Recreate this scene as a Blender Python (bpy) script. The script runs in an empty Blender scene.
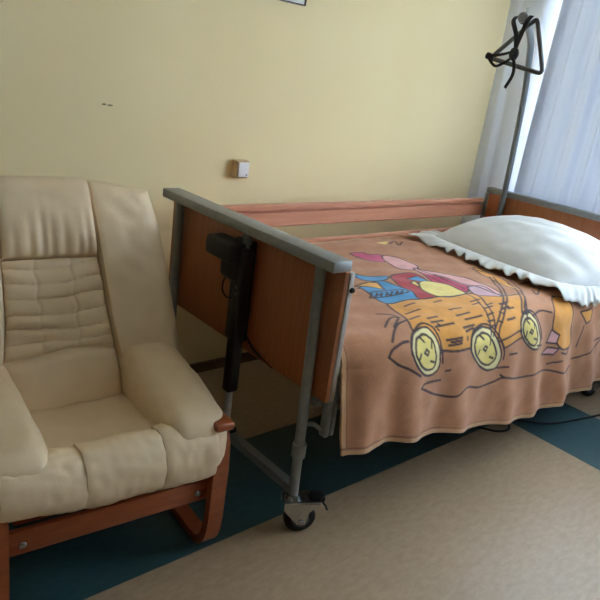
import bpy, bmesh, math, random
import numpy as np
from mathutils import Vector, Matrix, noise

random.seed(4)
S = bpy.context.scene
COL = S.collection
PI = math.pi

# ------------------------------------------------------------------ helpers
def lin(c):
    return tuple(((v/255)/12.92 if v/255 <= .04045 else ((v/255+.055)/1.055)**2.4) for v in c)

def newmat(name):
    m = bpy.data.materials.new(name); m.use_nodes = True
    nt = m.node_tree
    return m, nt, nt.nodes['Principled BSDF']

def mat(name, c, rough=.5, metal=0., c2=None, scale=20., stretch=(1, 1, 1), bump=0., bscale=None, coat=0., sheen=0., detail=4., contrast=(.3, .7)):
    """plain procedural material: two close tones mixed by noise, plus a noise bump"""
    m, nt, b = newmat(name)
    L = nt.links
    b.inputs['Roughness'].default_value = rough
    b.inputs['Metallic'].default_value = metal
    if coat: b.inputs['Coat Weight'].default_value = coat; b.inputs['Coat Roughness'].default_value = .2
    if sheen: b.inputs['Sheen Weight'].default_value = sheen; b.inputs['Sheen Roughness'].default_value = .6
    tc = nt.nodes.new('ShaderNodeTexCoord'); mp = nt.nodes.new('ShaderNodeMapping')
    mp.inputs['Scale'].default_value = stretch
    L.new(tc.outputs['Object'], mp.inputs['Vector'])
    n = nt.nodes.new('ShaderNodeTexNoise'); n.inputs['Scale'].default_value = scale; n.inputs['Detail'].default_value = detail
    L.new(mp.outputs['Vector'], n.inputs['Vector'])
    r = nt.nodes.new('ShaderNodeValToRGB')
    r.color_ramp.elements[0].position, r.color_ramp.elements[1].position = contrast
    r.color_ramp.elements[0].color = (*lin(c), 1)
    r.color_ramp.elements[1].color = (*lin(c2 or c), 1)
    L.new(n.outputs['Fac'], r.inputs['Fac']); L.new(r.outputs['Color'], b.inputs['Base Color'])
    if bump:
        n2 = nt.nodes.new('ShaderNodeTexNoise'); n2.inputs['Scale'].default_value = bscale or scale*4; n2.inputs['Detail'].default_value = 3
        L.new(mp.outputs['Vector'], n2.inputs['Vector'])
        bp = nt.nodes.new('ShaderNodeBump'); bp.inputs['Strength'].default_value = bump; bp.inputs['Distance'].default_value = .004
        L.new(n2.outputs['Fac'], bp.inputs['Height']); L.new(bp.outputs['Normal'], b.inputs['Normal'])
    return m

def link(o, parent=None):
    COL.objects.link(o)
    if parent: o.parent = parent
    return o

def obj(name, bm, m, parent=None, smooth=True, recalc=True):
    if recalc: bmesh.ops.recalc_face_normals(bm, faces=bm.faces[:])
    me = bpy.data.meshes.new(name); bm.to_mesh(me); bm.free()
    for p in me.polygons: p.use_smooth = smooth
    if smooth:
        try: me.set_sharp_from_angle(angle=math.radians(38))
        except Exception: pass
    me.materials.append(m)
    return link(bpy.data.objects.new(name, me), parent)

def thing(name, label, cat, loc=(0, 0, 0), rz=0., group=None):
    o = bpy.data.objects.new(name, None); o.empty_display_size = .1
    o.location = loc; o.rotation_euler = (0, 0, rz)
    link(o); return tag(o, label, cat, group)

def tag(o, label, cat, group=None):
    o['label'] = label; o['category'] = cat
    if group: o['group'] = group
    return o

def struct(o):
    o['kind'] = 'structure'; return o

def box(bm, lo, hi, bev=0., seg=2):
    lo, hi = Vector(lo), Vector(hi)
    r = bmesh.ops.create_cube(bm, size=1)
    vs = r['verts']; c = (lo+hi)/2; s = hi-lo
    for v in vs: v.co = Vector((v.co.x*s.x, v.co.y*s.y, v.co.z*s.z)) + c
    if bev:
        es = {e for v in vs for e in v.link_edges}
        bmesh.ops.bevel(bm, geom=list(es), offset=bev, segments=seg, affect='EDGES', profile=.5, clamp_overlap=True)
    return bm

def B(lo, hi, bev=0., seg=2): return box(bmesh.new(), lo, hi, bev, seg)

def frames(pts, closed=False):
    """parallel-transported tangent/normal pairs along a polyline"""
    n = len(pts); T = []
    for i in range(n):
        a = pts[(i-1) % n] if (closed or i > 0) else pts[i]
        b = pts[(i+1) % n] if (closed or i < n-1) else pts[i]
        T.append((b-a).normalized())
    up = Vector((0, 0, 1)) if abs(T[0].z) < .9 else Vector((1, 0, 0))
    N = [(up - T[0]*up.dot(T[0])).normalized()]
    for i in range(1, n):
        v = N[-1] - T[i]*N[-1].dot(T[i]); N.append(v.normalized())
    return T, N

def tube(bm, pts, r, seg=14, closed=False, section=None):
    pts = [Vector(p) for p in pts]; T, N = frames(pts, closed); rings = []
    for i, p in enumerate(pts):
        b = T[i].cross(N[i]); rr = r(i/(len(pts)-1)) if callable(r) else r
        if section: ring = [bm.verts.new(p + N[i]*u + b*v) for u, v in section]
        else: ring = [bm.verts.new(p + N[i]*math.cos(2*PI*k/seg)*rr + b*math.sin(2*PI*k/seg)*rr) for k in range(seg)]
        rings.append(ring)
    m = len(rings[0])
    for i in range(len(rings) if closed else len(rings)-1):
        A, Bq = rings[i], rings[(i+1) % len(rings)]
        for k in range(m): bm.faces.new((A[k], A[(k+1) % m], Bq[(k+1) % m], Bq[k]))
    if not closed: bm.faces.new(rings[0][::-1]); bm.faces.new(rings[-1])
    return bm

def TB(pts, r, seg=14, closed=False, section=None): return tube(bmesh.new(), pts, r, seg, closed, section)

def smoothpath(pts, n=8, closed=False):
    """Catmull-Rom through the points"""
    P = [Vector(p) for p in pts]; out = []; N = len(P)
    for i in range(N if closed else N-1):
        p1, p2 = P[i], P[(i+1) % N]
        p0 = P[(i-1) % N] if (closed or i > 0) else p1*2-p2
        p3 = P[(i+2) % N] if (closed or i < N-2) else p2*2-p1
        for k in range(n):
            t = k/n
            out.append(.5*((2*p1)+(p2-p0)*t+(2*p0-5*p1+4*p2-p3)*t*t+(3*p1-p0-3*p2+p3)*t**3))
    if not closed: out.append(P[-1])
    return out

def lathe(bm, c, axis, prof, seg=32):
    """prof: (distance along axis, radius)"""
    c = Vector(c); a = Vector(axis).normalized()
    u = a.orthogonal().normalized(); v = a.cross(u); rings = []
    for d, r in prof: rings.append([bm.verts.new(c + a*d + (u*math.cos(2*PI*k/seg)+v*math.sin(2*PI*k/seg))*max(r, 1e-4)) for k in range(seg)])
    for A, Bq in zip(rings, rings[1:]):
        for k in range(seg): bm.faces.new((A[k], A[(k+1) % seg], Bq[(k+1) % seg], Bq[k]))
    bm.faces.new(rings[0][::-1]); bm.faces.new(rings[-1])
    return bm

def grid_faces(bm, rows, wrap=False):
    for A, Bq in zip(rows, rows[1:]):
        m = len(A)
        for k in range(m if wrap else m-1):
            bm.faces.new((A[k], A[(k+1) % m], Bq[(k+1) % m], Bq[k]))

def slab(front, back, nu=40, nv=40):
    """closed padded panel: front(a,b) and back(a,b) give points for a,b in -1..1"""
    bm = bmesh.new()
    F = [[bm.verts.new(front(-1+2*i/nu, -1+2*j/nv)) for i in range(nu+1)] for j in range(nv+1)]
    K = [[bm.verts.new(back(-1+2*i/nu, -1+2*j/nv)) for i in range(nu+1)] for j in range(nv+1)]
    grid_faces(bm, F); grid_faces(bm, [r[::-1] for r in K])
    per = lambda G: [G[0][i] for i in range(nu+1)]+[G[j][nu] for j in range(1, nv+1)]+[G[nv][i] for i in range(nu-1, -1, -1)]+[G[j][0] for j in range(nv-1, 0, -1)]
    p, q = per(F), per(K); m = len(p)
    for k in range(m): bm.faces.new((p[k], q[k], q[(k+1) % m], p[(k+1) % m]))
    return bm

def edge(a, n=4.): return max(0., 1-abs(a)**n)**(1/n)
def sst(x, a, b):
    t = min(1, max(0, (x-a)/(b-a))); return t*t*(3-2*t)

# ------------------------------------------------------------------ materials
M = {}
M['wood_orange'] = mat('cherry laminate', (170, 104, 64), .38, c2=(156, 90, 52), scale=6, stretch=(14, 14, 1), bump=.05)
M['wood_rail'] = mat('rail laminate', (206, 146, 116), .35, c2=(198, 134, 104), scale=6, stretch=(1, 14, 14), bump=.04)
M['wood_chair'] = mat('stained beech', (160, 82, 44), .3, c2=(140, 68, 36), scale=5, stretch=(3, 3, 14), bump=.05, coat=.3)
M['grey_metal'] = mat('grey powder coat', (150, 153, 154), .42, .25, c2=(138, 141, 142), scale=60, bump=.04)
M['pole_metal'] = mat('brushed grey steel', (124, 130, 136), .4, .4, scale=60)
M['chrome'] = mat('zinc plated steel', (200, 204, 210), .22, 1., c2=(180, 184, 190), scale=40)
M['black'] = mat('black plastic', (20, 20, 21), .45, c2=(26, 26, 27), scale=50, bump=.08)
M['rubber'] = mat('grey black rubber', (52, 50, 48), .7, c2=(40, 39, 38), scale=60, bump=.1)
M['leather'] = mat('cream leather', (238, 213, 178), .42, c2=(228, 202, 166), scale=9, bump=.10, bscale=190, contrast=(.25, .75))
M['linen'] = mat('white cotton', (222, 224, 224), .8, c2=(214, 216, 216), scale=14, bump=.1, bscale=300, sheen=.2)
M['mattress'] = mat('mattress cover', (205, 205, 200), .8, scale=30, bump=.1)
M['dark_metal'] = mat('dark grey metal paint', (108, 110, 108), .5, .3, scale=30)  # even mid grey for deck frame, wheel discs and small parts
M['beige_plastic'] = mat('aged cream plastic', (214, 184, 140), .45, c2=(206, 176, 132), scale=30)
M['white_plastic'] = mat('white plastic', (236, 232, 230), .35, scale=30)
M['strap'] = mat('black webbing', (22, 24, 30), .75, c2=(32, 34, 40), scale=200, bump=.2)
M['frame_dark'] = mat('dark wood moulding', (70, 52, 38), .4, c2=(58, 42, 30), scale=20)
M['paper'] = mat('white paper mount', (238, 236, 230), .6, c2=(230, 228, 222), scale=5)
M['ceiling'] = mat('ceiling paint', (228, 226, 214), .9, scale=8, bump=.08, bscale=120)
M['pvc'] = mat('white window frame', (232, 234, 235), .35, scale=20)
M['baseboard'] = mat('brown baseboard', (112, 88, 64), .5, c2=(100, 78, 56), scale=8, stretch=(1, 8, 8))
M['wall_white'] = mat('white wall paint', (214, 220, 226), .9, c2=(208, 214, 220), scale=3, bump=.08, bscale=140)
M['wall_low_bounce'] = mat('bounce-muted wall paint', (128, 118, 98), .9, c2=(122, 112, 92), scale=3, bump=.08, bscale=140)  # for the unseen left and front walls, darkened to cut bounce light
M['handle_metal'] = mat('worn grey enamel bar', (112, 112, 112), .42, .4, c2=(100, 100, 100), scale=40)
M['rod'] = mat('bright steel rod', (200, 202, 205), .3, .3, scale=30)
M['edge'] = mat('pale plastic edging', (190, 180, 172), .45, c2=(182, 172, 164), scale=30)

def lathe_ring(c, axis, r0, r1, h, seg=32):
    """short open sleeve"""
    bm = bmesh.new(); c = Vector(c); a = Vector(axis).normalized(); u = a.orthogonal().normalized(); v = a.cross(u)
    rows = [[bm.verts.new(c + a*d + (u*math.cos(2*PI*k/seg)+v*math.sin(2*PI*k/seg))*r) for k in range(seg)] for d, r in ((0, r0), (0, r1), (h, r1), (h, r0), (0, r0))[:4]]
    grid_faces(bm, rows+[rows[0]], True)
    return bm
PATCHES = [
('orange',[(2.665,0.565),(2.685,0.645),(2.640,0.800),(2.580,0.890),(2.575,0.815),(2.610,0.685)],1),
('orange',[(1.800,0.785),(1.895,0.790),(2.025,0.800),(2.280,0.815),(2.345,0.810),(2.410,0.895),(2.540,0.915),(2.435,1.000),(2.405,1.080),(2.215,1.100),(2.015,1.095),(1.855,1.080),(1.760,1.035),(1.725,0.990),(1.770,0.890)],1),
('blue',[(1.955,0.455),(1.985,0.495),(2.070,0.535),(2.050,0.565),(1.995,0.580),(1.920,0.540)],1),
('blue',[(1.835,0.600),(1.920,0.580),(1.995,0.580),(2.005,0.660),(2.015,0.725),(1.985,0.795),(1.895,0.790),(1.800,0.785),(1.815,0.690),(1.840,0.615)],1),
('gold',[(1.840,0.575),(1.925,0.570),(1.960,0.590),(1.920,0.665),(1.905,0.635),(1.880,0.605)],1),
('pink',[(2.180,0.200),(2.245,0.215),(2.250,0.255),(2.320,0.285),(2.260,0.365),(2.190,0.350),(2.180,0.280)],1),
('palepink',[(2.320,0.285),(2.385,0.350),(2.385,0.450),(2.310,0.490),(2.245,0.455),(2.260,0.365)],1),
('red',[(2.080,0.550),(2.170,0.525),(2.255,0.535),(2.250,0.615),(2.180,0.730),(2.125,0.795),(1.985,0.795),(2.015,0.725),(2.020,0.650)],1),
('magenta',[(2.330,0.495),(2.365,0.550),(2.390,0.600),(2.390,0.740),(2.285,0.800),(2.215,0.805),(2.230,0.735),(2.260,0.650)],1),
('palepink',[(2.340,0.470),(2.430,0.570),(2.480,0.675),(2.465,0.810),(2.435,0.880),(2.390,0.835),(2.390,0.740),(2.365,0.610),(2.325,0.525)],1),
('lilac',[(2.370,0.750),(2.440,0.775),(2.410,0.870),(2.390,0.905),(2.330,0.860),(2.320,0.815)],1),
('blue',[(2.150,0.585),(2.235,0.570),(2.255,0.650),(2.185,0.640)],1),
('yellow',[(2.160,0.645),(2.250,0.630),(2.295,0.675),(2.290,0.750),(2.270,0.810),(2.120,0.810),(2.080,0.780),(2.095,0.715)],1),
('yellow',[(2.110,0.640),(2.160,0.615),(2.130,0.670),(2.110,0.690)],1),
('yellow',[(2.470,0.095),(2.570,0.095),(2.500,0.140)],0),
('orange',[(2.700,0.975),(2.805,1.020),(2.805,1.120),(2.850,1.220),(2.785,1.235),(2.690,1.200),(2.620,1.080)],1),
('orange',[(2.875,1.075),(2.975,1.065),(2.970,1.125),(2.935,1.135)],1),
('palepink',[(2.625,1.120),(2.685,1.150),(2.675,1.190),(2.610,1.180)],1),
('palepink',[(2.595,1.235),(2.630,1.205),(2.700,1.215),(2.680,1.245)],1),
('orange',[(2.215,1.100),(2.390,1.075),(2.420,1.105),(2.245,1.135)],1),
('cream',[(1.830,1.070),(1.830,1.095),(1.835,1.120),(1.830,1.145),(1.815,1.155),(1.795,1.160),(1.765,1.155),(1.735,1.140),(1.705,1.115),(1.685,1.090),(1.675,1.065),(1.675,1.040),(1.695,1.015),(1.720,0.995),(1.750,0.985),(1.775,0.980),(1.800,0.985),(1.810,1.000),(1.820,1.020),(1.825,1.040)],1),
('yellow',[(1.800,1.070),(1.805,1.090),(1.805,1.105),(1.805,1.125),(1.795,1.135),(1.775,1.135),(1.755,1.130),(1.735,1.120),(1.715,1.105),(1.700,1.085),(1.690,1.065),(1.695,1.045),(1.705,1.030),(1.720,1.015),(1.740,1.010),(1.760,1.005),(1.775,1.010),(1.785,1.020),(1.795,1.030),(1.800,1.050)],1),
('yellow',[(1.760,1.065),(1.750,1.075),(1.735,1.065),(1.750,1.055)],1),
('cream',[(2.210,1.120),(2.230,1.155),(2.235,1.180),(2.230,1.205),(2.215,1.220),(2.185,1.220),(2.155,1.215),(2.115,1.195),(2.080,1.170),(2.045,1.140),(2.020,1.110),(2.015,1.085),(2.020,1.060),(2.040,1.045),(2.070,1.035),(2.100,1.030),(2.125,1.035),(2.150,1.045),(2.170,1.065),(2.190,1.090)],1),
('yellow',[(2.180,1.120),(2.195,1.145),(2.200,1.165),(2.195,1.180),(2.180,1.190),(2.165,1.195),(2.140,1.190),(2.110,1.175),(2.090,1.160),(2.060,1.135),(2.045,1.115),(2.035,1.090),(2.040,1.075),(2.050,1.060),(2.070,1.055),(2.090,1.050),(2.110,1.055),(2.130,1.065),(2.145,1.080),(2.165,1.100)],1),
('yellow',[(2.130,1.115),(2.125,1.130),(2.100,1.115),(2.110,1.105)],1),
('cream',[(2.500,1.095),(2.520,1.125),(2.530,1.150),(2.530,1.170),(2.525,1.185),(2.500,1.185),(2.475,1.180),(2.445,1.165),(2.415,1.145),(2.385,1.120),(2.360,1.090),(2.360,1.070),(2.370,1.045),(2.390,1.030),(2.410,1.020),(2.435,1.020),(2.455,1.020),(2.465,1.035),(2.480,1.050),(2.490,1.070)],1),
('yellow',[(2.480,1.100),(2.495,1.120),(2.495,1.135),(2.500,1.150),(2.490,1.160),(2.480,1.165),(2.460,1.160),(2.440,1.150),(2.415,1.130),(2.395,1.115),(2.380,1.095),(2.375,1.075),(2.380,1.060),(2.390,1.050),(2.405,1.040),(2.420,1.040),(2.435,1.040),(2.445,1.050),(2.460,1.065),(2.470,1.080)],1),
('yellow',[(2.445,1.095),(2.440,1.105),(2.420,1.095),(2.430,1.085)],1),
]
STROKES = [
[(1.670,1.060),(1.675,1.035),(1.695,1.010),(1.725,0.990),(1.765,0.970),(1.795,0.965),(1.815,0.975),(1.830,0.990),(1.835,1.010),(1.840,1.035),(1.840,1.065),(1.845,1.095),(1.850,1.125)],
[(1.795,1.110),(1.770,1.100)],
[(1.705,1.080),(1.715,1.065)],
[(1.740,1.015),(1.750,1.030)],
[(1.790,1.035),(1.780,1.055)],
[(2.015,1.105),(2.010,1.080),(2.020,1.055),(2.045,1.035),(2.080,1.025),(2.110,1.020),(2.140,1.025),(2.165,1.040),(2.185,1.060),(2.205,1.085),(2.230,1.120),(2.250,1.155),(2.255,1.185)],
[(2.185,1.170),(2.160,1.160)],
[(2.070,1.130),(2.075,1.115)],
[(2.075,1.060),(2.095,1.075)],
[(2.145,1.085),(2.145,1.105)],
[(2.365,1.090),(2.360,1.060),(2.375,1.040),(2.395,1.025),(2.425,1.010),(2.450,1.010),(2.470,1.015),(2.485,1.025),(2.495,1.045),(2.505,1.065),(2.520,1.095),(2.535,1.125),(2.545,1.150)],
[(2.490,1.140),(2.465,1.130)],
[(2.400,1.110),(2.400,1.090)],
[(2.410,1.050),(2.420,1.060)],
[(2.455,1.065),(2.455,1.085)],
[(1.845,0.835),(1.910,0.830)],
[(1.795,0.885),(1.880,0.880)],
[(1.765,0.930),(1.825,0.925)],
[(2.015,0.840),(2.070,0.835)],
[(2.010,0.920),(2.095,0.915)],
[(2.005,0.960),(2.095,0.955)],
[(2.035,0.985),(2.140,0.985)],
[(1.840,0.950),(1.905,0.945)],
[(1.840,0.970),(1.910,0.970)],
[(1.845,0.990),(1.955,0.990)],
[(1.875,0.985),(1.865,0.980)],
[(1.855,1.005),(1.850,1.000)],
[(1.990,1.015),(2.065,1.015)],
[(1.995,1.030),(2.050,1.025)],
[(2.200,0.885),(2.270,0.880)],
[(2.180,0.910),(2.235,0.905)],
[(1.895,1.055),(1.955,1.055)],
[(1.875,1.045),(1.960,1.045)],
[(1.880,1.065),(1.950,1.065)],
[(2.305,0.955),(2.370,0.950)],
[(2.285,0.980),(2.345,0.975)],
[(2.275,1.025),(2.335,1.025)],
[(2.235,0.935),(2.285,0.930)],
[(2.325,0.985),(2.370,0.985)],
[(2.305,0.810),(2.300,0.860),(2.225,0.960),(2.175,1.070)],
[(2.270,0.810),(2.250,0.875),(2.180,0.975),(2.150,1.070)],
[(2.645,0.695),(2.520,0.830),(2.410,0.920),(2.235,1.030),(2.195,1.090)],
[(2.625,0.690),(2.490,0.835),(2.375,0.925),(2.225,1.015),(2.165,1.075)],
[(2.695,0.760),(2.625,0.850),(2.490,0.960),(2.410,1.045)],
[(2.640,0.780),(2.570,0.870),(2.455,0.965),(2.400,1.015)],
[(2.200,0.955),(2.260,0.950)],
[(2.405,0.885),(2.425,0.905)],
[(2.170,0.990),(2.220,0.985)],
[(2.310,0.950),(2.335,0.960)],
[(2.155,1.015),(2.200,1.015)],
[(2.260,0.990),(2.275,1.000)],
[(2.150,1.040),(2.190,1.035)],
[(2.225,1.025),(2.240,1.030)],
[(1.895,0.790),(2.025,0.800),(2.280,0.815)],
[(1.815,0.690),(1.850,0.670),(1.990,0.700),(1.970,0.735),(1.800,0.715),(1.815,0.690)],
[(1.855,0.685),(1.820,0.710)],
[(1.875,0.690),(1.845,0.715)],
[(1.900,0.695),(1.870,0.720)],
[(1.925,0.700),(1.890,0.725)],
[(1.950,0.705),(1.915,0.730)],
[(1.975,0.710),(1.940,0.735)],
[(1.840,0.700),(1.855,0.705)],
[(1.895,0.695),(1.885,0.725)],
[(1.940,0.710),(1.935,0.735)],
[(1.735,1.195),(1.765,1.185),(1.860,1.195)],
[(1.735,1.195),(1.860,1.255),(1.955,1.275),(2.020,1.255),(2.120,1.280),(2.220,1.280),(2.285,1.270),(2.405,1.300),(2.540,1.305),(2.685,1.325),(2.840,1.360),(2.905,1.350)],
[(2.285,1.270),(2.260,1.255)],
[(2.905,1.315),(3.040,1.295),(3.175,1.250)],
[(3.050,1.240),(3.170,1.245)],
[(1.565,1.055),(1.590,1.030),(1.640,1.015),(1.675,1.015)],
[(1.565,1.055),(1.605,1.085),(1.660,1.110),(1.720,1.145)],
[(1.630,0.935),(1.685,0.900),(1.720,0.890),(1.740,0.900)],
[(1.600,1.005),(1.640,0.970),(1.690,0.940),(1.745,0.930)],
[(1.740,0.900),(1.660,0.950)],
[(1.695,0.835),(1.735,0.870),(1.740,0.900)],
[(2.700,0.805),(2.790,0.815),(2.775,0.860)],
[(2.665,0.890),(2.635,0.935),(2.750,0.880)],
[(2.470,1.035),(2.545,1.025),(2.615,1.040)],
[(2.730,1.240),(2.795,1.260),(2.820,1.240)],
[(2.505,1.170),(2.560,1.180)],
[(2.660,1.290),(2.755,1.285)],
[(2.230,1.220),(2.300,1.225)],
[(2.290,1.170),(2.350,1.175)],
[(2.920,1.255),(2.920,1.145)],
[(2.540,0.130),(2.625,0.090),(2.585,0.155),(2.660,0.115)],
[(2.500,0.175),(2.525,0.200)],
[(2.310,0.565),(2.310,0.680)],
[(2.365,0.550),(2.325,0.760)],
[(2.345,0.470),(2.375,0.600),(2.410,0.740),(2.405,0.885)],
[(1.830,1.085),(1.860,1.080)],
[(1.920,1.090),(1.955,1.090)],
[(1.875,1.160),(1.900,1.160)],
[(1.995,1.050),(1.990,1.060)],
[(2.625,0.570),(2.680,0.660),(2.640,0.810)],
]

def wall_paint():
    m, nt, b = newmat('yellow wall paint'); L = nt.links
    b.inputs['Roughness'].default_value = .75
    tc = nt.nodes.new('ShaderNodeTexCoord')
    n = nt.nodes.new('ShaderNodeTexNoise'); n.inputs['Scale'].default_value = 1.6; n.inputs['Detail'].default_value = 5
    L.new(tc.outputs['Object'], n.inputs['Vector'])
    r = nt.nodes.new('ShaderNodeValToRGB')
    r.color_ramp.elements[0].position = .3; r.color_ramp.elements[1].position = .7
    r.color_ramp.elements[0].color = (*lin((244, 222, 170)), 1); r.color_ramp.elements[1].color = (*lin((247, 227, 178)), 1)
    L.new(n.outputs['Fac'], r.inputs['Fac'])
    # small brown scuffs where paint is rubbed off above the chair
    col = r.outputs['Color']
    for cx, cz, sx, sz in ((1.135, 1.281, .010, .0035), (1.16, 1.279, .012, .003)):
        mp = nt.nodes.new('ShaderNodeMapping'); mp.vector_type = 'POINT'
        mp.inputs['Location'].default_value = (-cx/sx, 0, -cz/sz); mp.inputs['Scale'].default_value = (1/sx, 0, 1/sz)
        L.new(tc.outputs['Object'], mp.inputs['Vector'])
        ln = nt.nodes.new('ShaderNodeVectorMath'); ln.operation = 'LENGTH'; L.new(mp.outputs['Vector'], ln.inputs[0])
        lt = nt.nodes.new('ShaderNodeMath'); lt.operation = 'LESS_THAN'; lt.inputs[1].default_value = 1.; L.new(ln.outputs['Value'], lt.inputs[0])
        mx = nt.nodes.new('ShaderNodeMix'); mx.data_type = 'RGBA'
        L.new(lt.outputs[0], mx.inputs['Factor']); L.new(col, mx.inputs['A']); mx.inputs['B'].default_value = (*lin((150, 122, 84)), 1)
        col = mx.outputs['Result']
    L.new(col, b.inputs['Base Color'])
    n2 = nt.nodes.new('ShaderNodeTexNoise'); n2.inputs['Scale'].default_value = 70; L.new(tc.outputs['Object'], n2.inputs['Vector'])
    bp = nt.nodes.new('ShaderNodeBump'); bp.inputs['Strength'].default_value = .12; bp.inputs['Distance'].default_value = .004
    L.new(n2.outputs['Fac'], bp.inputs['Height']); L.new(bp.outputs['Normal'], b.inputs['Normal'])
    return m
M['wall'] = wall_paint()

def floor_mat():
    """marbled beige linoleum with an inlaid teal band running round the room"""
    m, nt, b = newmat('linoleum with teal band'); L = nt.links
    b.inputs['Roughness'].default_value = .42
    tc = nt.nodes.new('ShaderNodeTexCoord'); sp = nt.nodes.new('ShaderNodeSeparateXYZ'); L.new(tc.outputs['Object'], sp.inputs[0])
    def less(sock, v):
        n = nt.nodes.new('ShaderNodeMath'); n.operation = 'LESS_THAN'; n.inputs[1].default_value = v; L.new(sock, n.inputs[0]); return n.outputs[0]
    def op(o, a, c):
        n = nt.nodes.new('ShaderNodeMath'); n.operation = o; L.new(a, n.inputs[0]); L.new(c, n.inputs[1]); return n.outputs[0]
    inner = op('MULTIPLY', less(sp.outputs['X'], 2.81), less(sp.outputs['Y'], 1.39))
    outer = op('MULTIPLY', less(sp.outputs['X'], 3.31), less(sp.outputs['Y'], 1.86))
    band = op('SUBTRACT', outer, inner)
    def marble(c1, c2, sc):
        mp = nt.nodes.new('ShaderNodeMapping'); mp.inputs['Scale'].default_value = (1, 2.4, 1); L.new(tc.outputs['Object'], mp.inputs['Vector'])
        n = nt.nodes.new('ShaderNodeTexNoise'); n.inputs['Scale'].default_value = sc; n.inputs['Detail'].default_value = 8; n.inputs['Roughness'].default_value = .7
        L.new(mp.outputs['Vector'], n.inputs['Vector'])
        r = nt.nodes.new('ShaderNodeValToRGB'); r.color_ramp.elements[0].position = .35; r.color_ramp.elements[1].position = .65
        r.color_ramp.elements[0].color = (*lin(c1), 1); r.color_ramp.elements[1].color = (*lin(c2), 1)
        L.new(n.outputs['Fac'], r.inputs['Fac']); return r.outputs['Color']
    mx = nt.nodes.new('ShaderNodeMix'); mx.data_type = 'RGBA'
    L.new(band, mx.inputs['Factor']); L.new(marble((156, 132, 104), (172, 148, 120), 22), mx.inputs['A']); L.new(marble((40, 70, 76), (50, 81, 86), 22), mx.inputs['B'])
    L.new(mx.outputs['Result'], b.inputs['Base Color'])
    n2 = nt.nodes.new('ShaderNodeTexNoise'); n2.inputs['Scale'].default_value = 9; L.new(tc.outputs['Object'], n2.inputs['Vector'])
    bp = nt.nodes.new('ShaderNodeBump'); bp.inputs['Strength'].default_value = .05; bp.inputs['Distance'].default_value = .01
    L.new(n2.outputs['Fac'], bp.inputs['Height']); L.new(bp.outputs['Normal'], b.inputs['Normal'])
    return m
M['floor'] = floor_mat()

def curtain_mat(name, c, transp, transl):
    m = bpy.data.materials.new(name); m.use_nodes = True; nt = m.node_tree; L = nt.links
    nt.nodes.remove(nt.nodes['Principled BSDF']); out = nt.nodes['Material Output']
    d = nt.nodes.new('ShaderNodeBsdfDiffuse'); t = nt.nodes.new('ShaderNodeBsdfTranslucent'); tr = nt.nodes.new('ShaderNodeBsdfTransparent')
    tc = nt.nodes.new('ShaderNodeTexCoord'); mp = nt.nodes.new('ShaderNodeMapping'); mp.inputs['Scale'].default_value = (300, 300, 300)
    n = nt.nodes.new('ShaderNodeTexNoise'); n.inputs['Scale'].default_value = 1; L.new(tc.outputs['Object'], mp.inputs['Vector']); L.new(mp.outputs['Vector'], n.inputs['Vector'])
    r = nt.nodes.new('ShaderNodeValToRGB'); r.color_ramp.elements[0].color = (*lin(tuple(v-8 for v in c)), 1); r.color_ramp.elements[1].color = (*lin(c), 1)
    L.new(n.outputs['Fac'], r.inputs['Fac']); L.new(r.outputs['Color'], d.inputs['Color']); L.new(r.outputs['Color'], t.inputs['Color'])
    a = nt.nodes.new('ShaderNodeMixShader'); a.inputs[0].default_value = transl; L.new(d.outputs[0], a.inputs[1]); L.new(t.outputs[0], a.inputs[2])
    b2 = nt.nodes.new('ShaderNodeMixShader'); b2.inputs[0].default_value = transp; L.new(a.outputs[0], b2.inputs[1]); L.new(tr.outputs[0], b2.inputs[2])
    L.new(b2.outputs[0], out.inputs['Surface'])
    return m
M['curtain'] = curtain_mat('added sheer curtain', (232, 237, 244), .03, .5)
M['curtain_side'] = curtain_mat('white side curtain', (238, 243, 252), 0., .065)
M['drape'] = curtain_mat('grey white drape', (208, 216, 232), 0., .034)

def pane_mat():
    m = bpy.data.materials.new('window glass'); m.use_nodes = True; nt = m.node_tree; L = nt.links
    nt.nodes.remove(nt.nodes['Principled BSDF']); out = nt.nodes['Material Output']
    g = nt.nodes.new('ShaderNodeBsdfGlossy'); g.inputs['Roughness'].default_value = .02; tr = nt.nodes.new('ShaderNodeBsdfTransparent')
    fr = nt.nodes.new('ShaderNodeFresnel'); fr.inputs['IOR'].default_value = 1.45
    mx = nt.nodes.new('ShaderNodeMixShader'); L.new(fr.outputs[0], mx.inputs[0]); L.new(tr.outputs[0], mx.inputs[1]); L.new(g.outputs[0], mx.inputs[2]); L.new(mx.outputs[0], out.inputs['Surface'])
    return m
M['pane'] = pane_mat()

# ------------------------------------------------------------------ room
XL, XR, YF, YB, ZC = -1.7, 3.74, -2.35, 2.49, 2.72
WY0, WY1, WZ0, WZ1 = -1.3, 2.22, .92, 2.45
struct(obj('floor', B((XL-.1, YF-.1, -.1), (XR+.1, YB+.1, 0)), M['floor'], smooth=False))
struct(obj('ceiling', B((XL-.1, YF-.1, ZC), (XR+.25, YB+.1, ZC+.1)), M['ceiling'], smooth=False))
struct(obj('wall_back', B((XL-.1, YB, 0), (XR+.1, YB+.1, ZC)), M['wall'], smooth=False))
struct(obj('wall_left', B((XL-.1, YF, 0), (XL, YB, ZC)), M['wall_low_bounce'], smooth=False))
struct(obj('wall_front', B((XL-.1, YF-.1, 0), (XR+.1, YF, ZC)), M['wall_low_bounce'], smooth=False))
bm = bmesh.new()
box(bm, (XR, YF, 0), (XR+.22, YB, WZ0)); box(bm, (XR, YF, WZ1), (XR+.22, YB, ZC))
box(bm, (XR, YF, WZ0), (XR+.22, WY0, WZ1)); box(bm, (XR, WY1, WZ0), (XR+.22, YB, WZ1))
struct(obj('wall_right', bm, M['wall_white'], smooth=False))
win = bpy.data.objects.new('window_1', None); win.location = (XR, WY0, WZ0); link(win); struct(win)
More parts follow.
